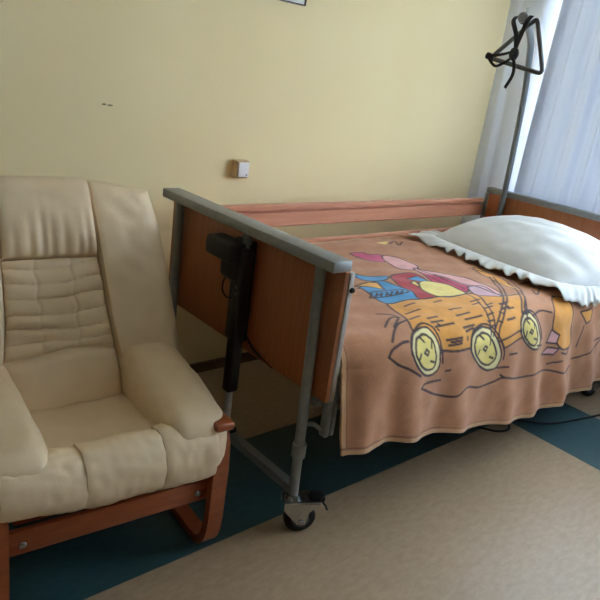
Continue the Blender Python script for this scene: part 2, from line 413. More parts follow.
def wl(p): return (p[0]-XR, p[1]-WY0, p[2]-WZ0)
bm = bmesh.new(); fw = .06
for lo, hi in (((XR+.1, WY0, WZ0), (XR+.16, WY1, WZ0+fw)), ((XR+.1, WY0, WZ1-fw), (XR+.16, WY1, WZ1)),
               ((XR+.1, WY0, WZ0+fw), (XR+.16, WY0+fw, WZ1-fw)), ((XR+.1, WY1-fw, WZ0+fw), (XR+.16, WY1, WZ1-fw)),
               ((XR+.1, .45, WZ0+fw), (XR+.16, .45+fw, WZ1-fw))):
    box(bm, wl(lo), wl(hi), .006)
obj('window_frame', bm, M['pvc'], win)
obj('window_sill', B(wl((XR-.01, WY0-.03, WZ0-.03)), wl((XR+.1, WY1+.03, WZ0)), .006), M['pvc'], win)
for y0, y1 in ((WY0+fw, .45), (.45+fw, WY1-fw)):
    obj('window_pane', B(wl((XR+.128, y0, WZ0+fw)), wl((XR+.132, y1, WZ1-fw))), M['pane'], win, smooth=False)
struct(obj('baseboard_back', B((XL, YB-.014, 0), (XR-.0, YB, .055), .003), M['baseboard']))
struct(obj('baseboard_right', B((XR-.014, YF, 0), (XR, YB-.014, .075), .003), M['baseboard']))

# curtains (hang from a rail above the picture)
def curtain(name, xc, y0, y1, amp, wl_, m, label, seed):
    bm = bmesh.new(); n = int(abs(y1-y0)/.008); rows = []
    for j in range(30):
        z = .07 + (ZC-.1-.07)*j/29; row = []
        for i in range(n+1):
            y = y0+(y1-y0)*i/n
            ph = 2*PI*y/wl_ + 1.5*noise.noise((y*2.3, z*.35, seed)) * 2
            a = amp*(.65+.35*noise.noise((y*4, z*.4, seed+5)))
            row.append(bm.verts.new((xc + a*math.sin(ph) + .3*a*math.sin(2.3*ph+1), y + .006*math.sin(z*1.7+seed), z)))
        rows.append(row)
    grid_faces(bm, rows)
    o = obj(name, bm, m); tag(o, label, 'curtain', None)
    return o
curtain('curtain', 3.69, 2.484, 2.085, .009, .21, M['curtain_side'], 'plain pale curtain hanging flat in the corner beside the yellow wall', 2)
curtain('curtain', 3.648, 2.12, 1.50, .028, .125, M['drape'], 'greyish white gathered curtain with vertical folds behind the bed headboard', 7)
curtain('curtain', 3.675, 1.49, -2.1, .018, .115, M['curtain'], 'unseen sheer curtain added across the window to pass the daylight', 9)  # added out of view so daylight enters the room through sheer cloth
cr = thing('curtain_rail', 'white curtain rail fixed under the ceiling above the window', 'curtain rail', (3.67, .5, ZC))
obj('track', B((-.04, -2.7, -.03), (.045, 1.97, 0), .004), M['pvc'], cr)

# ------------------------------------------------------------------ armchair
YAW = math.radians(-4.8)
ch = thing('recliner_armchair', 'cream leather armchair with ruched padded back on reddish bentwood frame', 'armchair', (.762, 1.78, 0), YAW)
def wob(x, y, z, s, seed=0): return noise.noise((x*s+seed, y*s, z*s))
# wooden sides: one bent strip each, arm - front curve - runner
def path2(pts, x, n=6): return smoothpath([(x, y, z) for y, z in pts], n)
SP = [(.30, .482), (.05, .476), (-.20, .468), (-.330, .462), (-.380, .43), (-.393, .34), (-.392, .22), (-.388, .12), (-.368, .052), (-.312, .0165), (-.15, .0165), (.10, .0165), (.36, .0165)]
for sx in (-1, 1):
    x = -.014 + sx*.318
    w, t = .026, .0145
    fr = obj('side_frame', TB(path2(SP, x), 0, section=[(-t, -w), (t, -w), (t, w), (-t, w)]), M['wood_chair'], ch)
    # arm end nub that projects from under the pad
    obj('arm_end', B((x-.038, -.420 if sx > 0 else -.37, .468), (x+.026, -.33, .494), .009, 3), M['wood_chair'], fr)
    obj('back_post', TB([(x, .33, .03), (x, .30, .30), (x, .28, .478)], 0, section=[(-.014, -.026), (.014, -.026), (.014, .026), (-.014, .026)]), M['wood_chair'], fr)
fr = obj('front_rail', B((-.302, -.372, .202), (.286, -.350, .276), .005), M['wood_chair'], ch)
for x in (-.265, .25):
    obj('bolt', lathe(bmesh.new(), (x, -.371, .232), (0, -1, 0), [(0, .011), (.003, .011), (.006, .008), (.007, .003)], 20), M['chrome'], fr)
obj('rear_rail', B((-.302, .26, .20), (.286, .282, .27), .005), M['wood_chair'], ch)
obj('seat_frame', B((-.28, -.34, .272), (.265, .27, .298), .004), M['wood_chair'], ch)

# back: front surface as a function of height v (0 at the seat, 1 at the top) and x
def bk(x, v):
    y = .035 + .335*v - .035*math.sin(PI*v) + .02*(1-math.cos(min(1, abs(x)/.34)*PI/2))*-1
    z = .37 + .70*v - .030*sst(abs(x), .16, .38)*v
    return Vector((x, y, z))
NB = Vector((0, -.90, .43)).normalized()
def hw(v): return .385 + .030*(1-v)**1.3 - .012*sst(v, .8, 1)
def seam(v): return .156 + .006*math.sin(v*6) + .035*sst(.45-v, 0, .45)
CX = -.034
VS = .655    # seam between headrest and the ruched panel
def panel(xa, xb, va, vb, puff, depth, extra=None, nu=44, nv=44, round_top=0., en=5., eu=None):
    def xv(a, b):
        v = va+(vb-va)*(b+1)/2; x0, x1 = xa(v), xb(v); return x0+(x1-x0)*(a+1)/2, v
    def fr_(a, b):
        x, v = xv(a, b); p = bk(x, v)
        d = puff*(eu(a) if eu else edge(a, en))*edge(b, en)
        if extra: d += extra(x, v, a, b)*edge(a, 6)*edge(b, 6)
        return p + NB*d + Vector((CX, 0, 0))
    def bk_(a, b):
        x, v = xv(a, b); p = bk(x, v)
        return p - NB*depth*(.55+.45*edge(a, 4)*edge(b, 4)) + Vector((CX, 0, -.0))
    return slab(fr_, bk_, nu, nv)
def ex_head(x, v, a, b):
    # short gathers rising from the lower seam, a soft roll at the top
    g = sum(.0075*math.exp(-((x-c)/.012)**2)*math.exp(-((v-VS-.02)/h)**2) for c, h in ((-.11, .07), (-.062, .09), (-.024, .13), (.004, .10), (.045, .11), (.09, .06), (.118, .12)))
    return .014*math.cos(b*PI/2)**.5 - g + .003*wob(x, v, 0, 14, 3)
obj('headrest', panel(lambda v: -seam(v), lambda v: seam(v), VS, .995, .044, .05, ex_head, 60, 50, en=3.2, eu=lambda a: .35+.65*edge(a, 5)), M['leather'], ch)
def ex_mid(x, v, a, b):
    w = sst(v, .20, .34)                     # ruching fades out below the lumbar seam
    d = 0
    for sx in (-.058, .056): d -= w*.0025*math.exp(-((x-sx-.004*math.sin(v*60))/.005)**2)
    ph = v*2*PI/.062 + .9*math.sin(x*16+1) + 2.6*wob(x*.8, v, 0, 6, 1) + .5*sst(-x, .05, .065) - .5*sst(x, .05, .065)
    amp = .0075*max(.15, .75+.9*wob(x, v, 0, 9, 8))
    d += w*amp*(abs(math.sin(ph/2))**.5*2-1)*(1+.5*math.sin(x*22+v*9))
    vl = .262 + .012*math.sin(x*15+.8)
    d -= .013*math.exp(-((v-vl)/.009)**2)
    d += .02*sst(vl-v, 0, .05)*math.cos(a*PI/2)**.5
    d += .0045*(1-w)*wob(x, v*.6, 0, 11, 4)
    return d
obj('lumbar_panel', panel(lambda v: -seam(v), lambda v: seam(v), 0, VS, .028, .05, ex_mid, 90, 130, en=5), M['leather'], ch)
def ex_wing(x, v, a, b): return .006*wob(x, v, 0, 6, 5) + .004*wob(x, v, 0, 16, 9)
for s in (-1, 1):
    f0, f1 = (lambda v: seam(v)+.001), (lambda v: hw(v))
    if s < 0: xa, xb = (lambda v: -hw(v)), (lambda v: -seam(v)-.001)
    else: xa, xb = f0, f1
    obj('back_wing', panel(xa, xb, 0.05, .985, .048, .075, ex_wing, 40, 70, en=3.0, eu=lambda a, s=s: edge(a, 2.2) if a*s > 0 else .35+.65*edge(a, 6)), M['leather'], ch)
obj('back_shell', panel(lambda v: -hw(v)+.02, lambda v: hw(v)-.02, .06, .96, -.035, .10, None, 30, 30), M['leather'], ch)

# seat
def seat_f(a, b):
    x = a*.215; y = -.345 + (.44)*(b+1)/2
    z = .468 - .070*((b+1)/2) - .012*math.cos(a*PI/2)*math.cos(b*PI/2) + .004*wob(x, y, 0, 9, 2)
    return Vector((x-.03, y, z - .03*(1-edge(a, 6)*edge(b, 8))))
def seat_b(a, b): return Vector((a*.215-.03, -.345+.44*(b+1)/2, .30))
obj('seat_cushion', slab(seat_f, seat_b, 40, 40), M['leather'], ch)

def segbolster(x0, x1, cy, cz, ry, rz, seed, zs=0.):
    """plump roll segment running along x, pinched at both ends by the seams"""
    bm = bmesh.new(); nu, nk = 34, 48; rows = []
    for i in range(nu+1):
        a = -1+2*i/nu; e = edge(a, 7); x = x0+(x1-x0)*(i/nu); sc = .78+.22*e
        if i in (0, nu): sc = .66
        row = []
        for k in range(nk):
            th = 2*PI*k/nk; c, s = math.cos(th), math.sin(th)
            ce, se = math.copysign(abs(c)**.95, c), math.copysign(abs(s)**.95, s)
            q = 1 + .045*wob(x*1.0, c*.25, s*.25, 10, seed) + .028*wob(x*1.6, c*.12, s*.12, 26, seed+3) - .03*math.exp(-(min(abs(a-1), abs(a+1))/.22)**2)*(.5+.5*math.sin(th*9+seed))
            row.append(bm.verts.new((x, cy+ry*ce*sc*q, cz+zs*(i/nu-.5)+rz*se*sc*q)))
        rows.append(row)
    grid_faces(bm, rows, True); bm.faces.new(rows[0][::-1]); bm.faces.new(rows[-1])
    return bm
for k, (x0, x1) in enumerate(((-.335, -.108), (-.122, .119), (.105, .285))):
    obj('front_bolster', segbolster(x0, x1, -.352, (.400, .387, .386)[k], .080, (.086, .094, .098)[k], k*7+1, (-.030, -.004, .0)[k]), M['leather'], ch)

def arm(s):
    """padded arm: rounded section swept from the back to the front and drooping over the end"""
    bm = bmesh.new(); ny, nk = 60, 44; rows = []
    for i in range(ny+1):
        t = i/ny; y = .16 - .575*t
        cap = edge(max(0, (t-.83)/.17), 2.6) if t > .83 else 1
        cap0 = edge(max(0, (.10-t)/.10), 2.2) if t < .10 else 1
        top = .580 - .056*t - .010*t*t; bot = .365 - (.072 if s > 0 else .045)*sst(t, .55, .85)
        wi = .102+.004*math.sin(t*PI); cx = s*(.272 - (.018 if s > 0 else .016)*t) - (.018 if s > 0 else .030)
        cz = (top+bot)/2 - (1-cap)*.015; hz = (top-bot)/2
        if s > 0: pass
        row = []
        for k in range(nk):
            th = 2*PI*k/nk; c, n = math.cos(th), math.sin(th)
            ce, se = math.copysign(abs(c)**.64, c), math.copysign(abs(n)**.64, n)
            q = 1+.035*wob(c*.2+s, y, n*.2, 12, 6) + .02*wob(c*.2, y, n*.2+s, 24, 2)
            sc = max(.06, cap*cap0)
            row.append(bm.verts.new((cx+wi*ce*(.35+.65*sc if sc > .1 else .3)*q, y, cz+hz*se*(.25+.75*sc if sc > .1 else .2)*q)))
        rows.append(row)
    grid_faces(bm, rows, True); bm.faces.new(rows[0][::-1]); bm.faces.new(rows[-1])
    return bm
for s in (-1, 1): obj('armrest_pad', arm(s), M['leather'], ch)

# ------------------------------------------------------------------ hospital bed
bx, by = 1.335, 1.775
bed = thing('hospital_bed', 'adjustable hospital bed with orange wood end boards and grey metal frame', 'bed', (bx, by, 0))
def P(*p): return (p[0]-bx, p[1]-by, p[2])
def bb(lo, hi, bev=.003, seg=2): return B(P(*lo), P(*hi), bev, seg)
def tb(pts, r, seg=16, **k): return TB([P(*p) for p in pts], r, seg, **k)
def caster(x, y, parent, rz):
    """swivel caster; local x points along the trailing fork"""
    k = 1.12
    def c3(*p): return tuple(v*k for v in p)
    f = obj('caster', lathe(bmesh.new(), c3(0, 0, .105), (0, 0, 1), [(0, .029), (.004, .034), (.017, .034), (.024, .029), (.034, .024)], 28), M['chrome'], parent)
    f.location = P(x, y, 0); f.rotation_euler = (0, 0, rz)
    cx = .030; q = k
    obj('wheel', lathe(bmesh.new(), c3(cx, -.016, .05), (0, 1, 0), [(0, .040*q), (.002, .046*q), (.007, .050*q), (.028, .050*q), (.033, .046*q), (.036, .040*q)], 36), M['rubber'], f)
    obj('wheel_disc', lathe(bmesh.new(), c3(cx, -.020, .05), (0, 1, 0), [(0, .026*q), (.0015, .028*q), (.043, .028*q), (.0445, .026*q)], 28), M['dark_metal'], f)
    fk = bmesh.new()
    prof = [(-.030, .112), (.085, .122), (.080, .108), (cx+.022, .085), (cx+.012, .040), (cx-.012, .040), (-.030, .095)]
    for yy in (-.031, .027):
        a = [fk.verts.new(c3(px, yy, pz)) for px, pz in prof]; c = [fk.verts.new(c3(px, yy+.004, pz)) for px, pz in prof]
        fk.faces.new(a); fk.faces.new(c[::-1])
        for n in range(len(a)): fk.faces.new((a[n], c[n], c[(n+1) % len(a)], a[(n+1) % len(a)]))
    box(fk, c3(-.03, -.031, .110), c3(.085, .031, .121), .003)
    lathe(fk, c3(cx, -.036, .05), (0, 1, 0), [(0, .008), (.003, .010), (.077, .010), (.080, .008)], 16)
    obj('fork', fk, M['chrome'], f)
    pd = box(bmesh.new(), c3(.055, -.020, .112), c3(.100, .020, .131), .005)
    tube(pd, [c3(.085, -.018, .122), c3(.098, -.036, .112), c3(.103, -.038, .100)], .004, 8)
    obj('brake_pedal', pd, M['black'], f)
    return f

# foot end
FX = 1.325
fb = obj('footboard', bb((1.346, 1.262, .522), (1.372, 2.272, .963), .004), M['wood_orange'], bed)
obj('edge_strip', bb((1.364, 1.258, .522), (1.384, 1.275, .961), .003), M['edge'], fb)
obj('board_knob', lathe(bmesh.new(), P(1.378, 1.259, .905), (0, -1, 0), [(0, .009), (.006, .009), (.010, .006)], 16), M['black'], fb)
obj('top_bar', bb((1.298, 1.268, .960), (1.376, 2.284, .996), .006), M['grey_metal'], bed)
def end_frame(x, y0, y1, d, ztop):
    for y in (y0, y1):
        p = obj('leg_post', tb([(x, y, .150), (x, y+(.030 if y < 1.5 and d > 0 else 0), ztop)], .0175, 20), M['grey_metal'], bed)
        obj('height_collar', lathe(bmesh.new(), P(x, y+(.005 if y < 1.5 and d > 0 else 0), .295), (0, 0, 1), [(0, .019), (.002, .024), (.050, .024), (.053, .019)], 24), M['grey_metal'], p)
        caster(x, y, bed, math.radians(-28) if d > 0 else math.radians(165))
    obj('crossbar', tb([(x, y0, .168), (x, y1, .168)], 0, section=[(-.016, -.016), (.016, -.016), (.016, .016), (-.016, .016)]), M['grey_metal'], bed)
end_frame(FX, 1.318, 2.185, 1, .962)
# guide channels of the lowered side rail below the board
g = bmesh.new()
box(g, P(1.372, 1.262, .385), P(1.392, 1.292, .521), .003); box(g, P(1.398, 1.262, .385), P(1.414, 1.292, .60), .003)
obj('rail_guide', g, M['grey_metal'], bed)
obj('rail_bracket', bb((1.340, 1.290, .492), (1.40, 1.32, .515), .003), M['grey_metal'], bed)
g = bmesh.new(); tube(g, [P(1.332, 1.31, .425), P(1.352, 1.30, .425), P(1.380, 1.285, .400)], .008, 10)
obj('rail_link', g, M['grey_metal'], bed)

# height drive standing against the board
am = obj('lift_actuator', bb((1.278, 1.683, .365), (1.325, 1.728, .915), .010, 3), M['black'], bed)
obj('actuator_plate', bb((1.300, 1.690, .560), (1.345, 1.775, .935), .008, 3), M['black'], am)
mt = bmesh.new()
box(mt, P(1.242, 1.70, .856), P(1.322, 1.868, .926), .014, 3)
box(mt, P(1.258, 1.70, .790), P(1.322, 1.795, .880), .022, 3)
obj('motor', mt, M['black'], am)
obj('mount_lug', bb((1.300, 1.690, .90), (1.318, 1.725, .961), .004), M['dark_metal'], am)
sc = bmesh.new()
for z in (.775, .75): lathe(sc, P(1.2785, 1.70, z), (-1, 0, 0), [(0, .006), (.003, .006), (.004, .003)], 12)
obj('screw', sc, M['chrome'], am)
obj('piston_rod', tb([(1.302, 1.706, .366), (1.305, 1.706, .186)], .0135, 14), M['rod'], am)
obj('rod_clevis', bb((1.292, 1.688, .150), (1.345, 1.723, .200), .005), M['black'], am)
pts = []
for k in range(120):
    t = k/119; a = t*2*PI*8
    pts.append(P(1.339+.005*math.cos(a), 1.695-.10*t+.007*math.cos(a), .585-.045*t+.007*math.sin(a)-.012*math.sin(PI*t)))
cb = TB(pts+[P(1.339, 1.57, .535), P(1.345, 1.54, .524), P(1.38, 1.52, .515)], .0022, 6)
obj('coiled_cable', cb, M['black'], am)
obj('motor_cable', TB([P(*p) for p in smoothpath([(1.285, 1.775, .795), (1.28, 1.785, .765), (1.275, 1.775, .735), (1.278, 1.75, .72), (1.285, 1.728, .725)], 6)], .003, 8), M['black'], am)

# head end
HX = 3.565
hb = obj('headboard', bb((3.530, 1.215, .522), (3.552, 2.235, .962), .004), M['wood_orange'], bed)
obj('top_bar', bb((3.528, 1.20, .960), (3.584, 2.25, .994), .006), M['grey_metal'], bed)
obj('corner_post', bb((3.522, 2.222, .55), (3.584, 2.25, .961), .005), M['grey_metal'], bed)
end_frame(HX, 1.30, 2.17, -1, .962)
# long rails beside the wall
for z0, z1, nm in ((.816, .922, 'side_rail'), (.620, .742, 'side_rail')):
    bm = bmesh.new(); h = z1-z0; yb_ = 2.272
    pr = [(yb_, z0), (yb_-.020, z0), (yb_-.026, z0+.006), (yb_-.026, z0+h*.62), (yb_-.022, z0+h*.65), (yb_-.006, z0+h*.67), (yb_-.006, z0+h*.74), (yb_-.022, z0+h*.76), (yb_-.026, z0+h*.79), (yb_-.026, z1-.006), (yb_-.020, z1), (yb_, z1)]
    A = [bm.verts.new(P(1.381, y, z)) for y, z in pr]; C2 = [bm.verts.new(P(3.521, y, z)) for y, z in pr]
    bm.faces.new(A); bm.faces.new(C2[::-1])
    for k in range(len(A)): bm.faces.new((A[k], C2[k], C2[(k+1) % len(A)], A[(k+1) % len(A)]))
    obj(nm, bm, M['wood_rail'], bed, smooth=False)
# lying deck and its carriers
dk = bmesh.new()
box(dk, P(1.42, 1.30, .47), P(3.51, 1.34, .53), .004); box(dk, P(1.42, 2.19, .47), P(3.51, 2.23, .53), .004)
for k in range(12): box(dk, P(1.45+k*.18, 1.30, .531), P(1.53+k*.18, 2.23, .543), .002)
for x in (1.42, 3.47): box(dk, P(x, 1.34, .47), P(x+.04, 2.19, .53), .004)
for x in (1.38, 3.49): 
    for y in (1.45, 2.10): box(dk, P(x, y, .526), P(x+.05, y+.03, .542), .003)
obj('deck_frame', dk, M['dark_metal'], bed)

mtr = obj('mattress', slab(lambda a, b: Vector((2.43+a*1.03, 1.765+b*.465, .7-.02*(1-edge(a, 12)*edge(b, 8)))), lambda a, b: Vector((2.43+a*1.03, 1.765+b*.465, .545)), 40, 24), M['mattress'])
tag(mtr, 'pale mattress on the bed deck under the tan blanket', 'mattress')

# ------------------------------------------------------------------ blanket with printed cart
INK = (52, 30, 40)
PC = dict(orange=(222, 154, 66), gold=(226, 168, 84), blue=(66, 150, 206), pink=(206, 84, 128), palepink=(222, 168, 172), red=(176, 36, 48), magenta=(190, 40, 88), lilac=(206, 168, 184), yellow=(232, 214, 128), cream=(226, 214, 158))
BASE, HEM = (186, 130, 94), (198, 154, 114)
Y0, RR, ZT, YBK = 1.31, .11, .724, 2.242
X0, X1 = 1.389, 3.470
def hem_t(x):
    z = .355 - .165*sst(x, 1.35, 2.75) + .02*sst(x, 2.75, 3.1)-.0
    return (YBK-Y0) + RR*PI/2 + (ZT-RR-z)
def blanket():
    ns, nt_ = 531, 372
    s = np.linspace(X0, X1, ns); tm = np.array([hem_t(x) for x in s]); q = np.linspace(0, 1, nt_)
    Sg = np.repeat(s[:, None], nt_, 1); Tg = tm[:, None]*q[None, :]
    L1 = YBK-Y0; ang = np.clip((Tg-L1)/RR, 0, PI/2); d = np.clip(Tg-L1-RR*PI/2, 0, None)
    Y = np.where(Tg < L1, YBK-Tg, Y0-RR*np.sin(ang)); Z = np.where(Tg < L1, ZT, ZT-RR+RR*np.cos(ang)-d)
    X = Sg.copy()
    # hanging folds grow towards the hem; faint quilting on top
    dd = np.clip((Tg-L1-.06)/.5, 0, 1)
    fold = np.zeros_like(X)
    for x0, w, h, sl in ((1.47, .05, .030, .02), (1.60, .045, -.018, .05), (1.70, .06, .026, .06), (1.86, .05, -.014, .05), (1.98, .06, .022, .10), (2.16, .07, -.010, .10), (2.32, .06, .018, .12), (2.50, .05, .020, .16), (2.62, .05, -.018, .16), (2.74, .05, .026, .2), (2.88, .05, -.020, .2), (3.02, .05, .024, .2), (3.2, .06, -.018, .1), (3.35, .06, .02, .1)):
        fold += h*np.exp(-((X-x0-sl*(dd-.5))/w)**2)
    Y -= fold*dd**.8 + .030*dd
    Y += .075*np.exp(-((X-X0)/.11)**2)*np.clip((Tg-L1)/.15, 0, 1)*(1-dd)**1.2
    topw = 1-np.clip((Tg-L1)/.1, 0, 1)
    Z += topw*(.006*np.sin(X*5.1+1)*np.sin(Tg*6+.5) + .004*np.sin(X*11+Tg*7)) * np.clip(Tg/.1, 0, 1) + topw*.0
    Z += topw*.004
    n0 = .003*(np.sin(X*37+Tg*23)+np.sin(X*19-Tg*41))*.5
    Z += topw*n0; Y -= (1-topw)*n0
    me = bpy.data.meshes.new('blanket')
    co = np.stack([X, Y, Z], -1).reshape(-1, 3)
    idx = np.arange(ns*nt_).reshape(ns, nt_)
    f = np.stack([idx[:-1, :-1], idx[:-1, 1:], idx[1:, 1:], idx[1:, :-1]], -1).reshape(-1, 4)
    me.vertices.add(len(co)); me.vertices.foreach_set('co', co.ravel().astype(np.float32))
    me.loops.add(f.size); me.loops.foreach_set('vertex_index', f.ravel().astype(np.int32))
    me.polygons.add(len(f)); me.polygons.foreach_set('loop_start', (np.arange(len(f))*4).astype(np.int32)); me.polygons.foreach_set('loop_total', np.full(len(f), 4, np.int32))
    me.update(calc_edges=True); me.validate()
    me.polygons.foreach_set('use_smooth', np.ones(len(f), bool))
    # the dyed print, laid out in cloth coordinates (length along the bed, distance from the wall edge)
    col = np.empty((ns, nt_, 4)); col[...] = (*lin(BASE), 1)
    hemw = .020
    m = (Tg > tm[:, None]-hemw) | (Sg < X0+hemw) | (Tg < hemw); col[m] = (*lin(HEM), 1)
    m = (np.abs(Tg-(tm[:, None]-hemw)) < .003) | ((np.abs(Sg-X0-hemw) < .003) & (Tg < tm[:, None]-hemw)); col[m] = (*lin((150, 100, 72)), 1)
    def inside(poly):
        r = np.zeros(Sg.shape, bool); n = len(poly)
        for i in range(n):
            (x1, y1), (x2, y2) = poly[i], poly[(i+1) % n]
            if y1 == y2: continue
            c = ((y1 > Tg) != (y2 > Tg)) & (Sg < (x2-x1)*(Tg-y1)/(y2-y1)+x1); r ^= c
        return r
    def stroke(pts, w):
        for (x1, y1), (x2, y2) in zip(pts, pts[1:]):
            a = (s > min(x1, x2)-w*2) & (s < max(x1, x2)+w*2); ii = np.where(a)[0]
            if len(ii) == 0: continue
            sl = slice(ii[0], ii[-1]+1); gx, gy = Sg[sl], Tg[sl]
            L2 = (x2-x1)**2+(y2-y1)**2+1e-12
            u = np.clip(((gx-x1)*(x2-x1)+(gy-y1)*(y2-y1))/L2, 0, 1)
            dist = np.hypot(gx-x1-u*(x2-x1), gy-y1-u*(y2-y1))
            k = np.clip((w-dist)/.003+.5, 0, 1)[..., None]
            col[sl] = col[sl]*(1-k)+np.array((*lin(INK), 1))*k
    def soft(pts, closed, n=4):
        return [(p.x, p.y) for p in smoothpath([(a, b, 0) for a, b in pts], n, closed)]
    for name, poly, outl in PATCHES:
        q_ = soft(poly, True) if len(poly) > 4 and name not in ('gold',) else poly
        col[inside(q_)] = (*lin(PC[name]), 1)
        if outl: stroke(q_+[q_[0]], .0043)
    for pts in STROKES: stroke(soft(pts, False, 4) if len(pts) > 2 else pts, .0043)
    at = me.attributes.new('print', 'FLOAT_COLOR', 'POINT'); at.data.foreach_set('color', col.reshape(-1, 4).ravel().astype(np.float32))
    m_, nt2, b = newmat('printed fleece'); L = nt2.links
    b.inputs['Roughness'].default_value = .9; b.inputs['Sheen Weight'].default_value = .2; b.inputs['Sheen Roughness'].default_value = .5
    an = nt2.nodes.new('ShaderNodeAttribute'); an.attribute_name = 'print'
    tc = nt2.nodes.new('ShaderNodeTexCoord'); n1 = nt2.nodes.new('ShaderNodeTexNoise'); n1.inputs['Scale'].default_value = 22; n1.inputs['Detail'].default_value = 6
    L.new(tc.outputs['Object'], n1.inputs['Vector'])
    hs = nt2.nodes.new('ShaderNodeMapRange'); hs.inputs['From Min'].default_value = .3; hs.inputs['From Max'].default_value = .7; hs.inputs['To Min'].default_value = .9; hs.inputs['To Max'].default_value = 1.1
    L.new(n1.outputs['Fac'], hs.inputs['Value'])
    mx = nt2.nodes.new('ShaderNodeVectorMath'); mx.operation = 'SCALE'; L.new(an.outputs['Color'], mx.inputs[0]); L.new(hs.outputs['Result'], mx.inputs['Scale'])
    L.new(mx.outputs['Vector'], b.inputs['Base Color'])
    n2 = nt2.nodes.new('ShaderNodeTexNoise'); n2.inputs['Scale'].default_value = 260; L.new(tc.outputs['Object'], n2.inputs['Vector'])
    bp = nt2.nodes.new('ShaderNodeBump'); bp.inputs['Strength'].default_value = .3; bp.inputs['Distance'].default_value = .003
    L.new(n2.outputs['Fac'], bp.inputs['Height']); L.new(bp.outputs['Normal'], b.inputs['Normal'])
    me.materials.append(m_)
    o = link(bpy.data.objects.new('blanket', me))
    so = o.modifiers.new('thickness', 'SOLIDIFY'); so.thickness = .009; so.offset = -1
    return o
bl = blanket()
tag(bl, 'tan fleece blanket printed with a wooden cart, spread over the bed', 'blanket')

# ------------------------------------------------------------------ pillow
PA = math.radians(-5); pcx, pcy = 3.125, 1.660
pil = thing('pillow', 'white cotton pillow with frilled edge at the head of the bed', 'pillow', (pcx, pcy, .752), PA)
pa, pb = .332, .44
def sq(a, b, k=.30):
    """square to rounded square"""
    return a*math.sqrt(1-k*b*b*.5), b*math.sqrt(1-k*a*a*.5)
def ph(a, b):
    u = (a+1)/2; f = (u**.72*(1-u)**.36)/(.667**.72*.333**.36)
    g = edge(b, 2.3)**1.0
    return .184*min(1.1, f)*g*(1+.05*wob(a, b, 0, 2.2, 4)) + .006*wob(a, b, 0, 5, 1)*edge(a, 4)*edge(b, 4) - .012*math.exp(-((a+.25-.2*b)/.12)**2)*sst(-b, .3, .8)*edge(b, 4)*edge(a, 4)
def pf(a, b):
    x, y = sq(a, b); return Vector((x*pa, y*pb, max(0, ph(a, b))))
def pbk(a, b):
    x, y = sq(a, b); return Vector((x*pa, y*pb, -.004))
obj('pillow_body', slab(pf, pbk, 70, 70), M['linen'], pil)
# gathered frill round the seam
bm = bmesh.new(); NP = 420; rows = [[] for _ in range(8)]
for k in range(NP):
    th = 2*PI*k/NP; c, s = math.cos(th), math.sin(th)
    m_ = max(abs(c), abs(s)); a, b = c/m_, s/m_
    x, y = sq(a, b); p = Vector((x*pa, y*pb, 0)); o_ = Vector((p.x/pa**1.2, p.y/pb**1.2, 0)).normalized()
    wid = (.056+.030*sst(-c, .3, .8)+.05*sst(-c, .45, .8)*sst(s, .3, .8))*(1 - .65*sst(c, .3, .8)*(1-sst(-s, .4, .8))) * (1-.45*sst(s, .5, .9)*sst(c, -.6, 0)) * (1+.10*math.sin(k*.41)+.08*math.sin(k*.17+2))
    for j in range(8):
        t = j/7; wv = math.sin(k*2*PI/NP*34 + 2.2*math.sin(k*.13)) * .010*t + .006*t*math.sin(k*.9)
        rise = .010*(1-t) + .012*math.sin(t*PI*.8) + wv*(.6+.4*t) + .012*t*wob(th*3, 0, 0, 1, 3) - .012*t
        if p.y < -.1: rise += 0
        q = p - o_*.012 + o_*(wid+.012)*t
        wy = pcy + q.x*math.sin(PA) + q.y*math.cos(PA); sag = max(0, min(Y0-wy-.01, RR*.93)); sag = RR-math.sqrt(RR*RR-sag*sag)
        rows[j].append(bm.verts.new(q + Vector((0, 0, max(rise, -.014*t) - sag))))
grid_faces(bm, rows, True)
fr_o = obj('frill', bm, M['linen'], pil)
so = fr_o.modifiers.new('thickness', 'SOLIDIFY'); so.thickness = .0025; so.offset = 1

# ------------------------------------------------------------------ lifting pole, handle and strap
pole_base = (3.502, 2.125, .52)
def pl(p): return (p[0]-3.502, p[1]-2.125, p[2]-.52)
pp = [pl(p) for p in smoothpath([(3.502, 2.103, .56), (3.502, 2.105, .85), (3.502, 2.112, 1.18), (3.502, 2.127, 1.50), (3.472, 2.120, 1.63), (3.35, 2.06, 1.73), (3.15, 1.952, 1.803), (2.95, 1.860, 1.848), (2.75, 1.770, 1.862)], 8)]
pole = obj('lifting_pole', TB([Vector(p)+Vector(P(*pole_base)) for p in pp], .0168, 18), M['pole_metal'], bed)
pp = [Vector(p)+Vector(P(*pole_base)) for p in pp]
cd = (Vector(pp[-1])-Vector(pp[-2])).normalized()
obj('end_cap', lathe(bmesh.new(), Vector(pp[-1])-cd*.012, cd, [(0, .0195), (.004, .0225), (.016, .0225), (.020, .018)], 24), M['grey_metal'], pole)
obj('stop_pin', TB([Vector(pp[-1])-cd*.052+Vector((0, 0, .015)), Vector(pp[-1])-cd*.052+Vector((0, -.004, .052))], .004, 8), M['chrome'], pole)
obj('socket', bb((3.482, 2.080, .46), (3.518, 2.140, .57), .004), M['grey_metal'], pole)

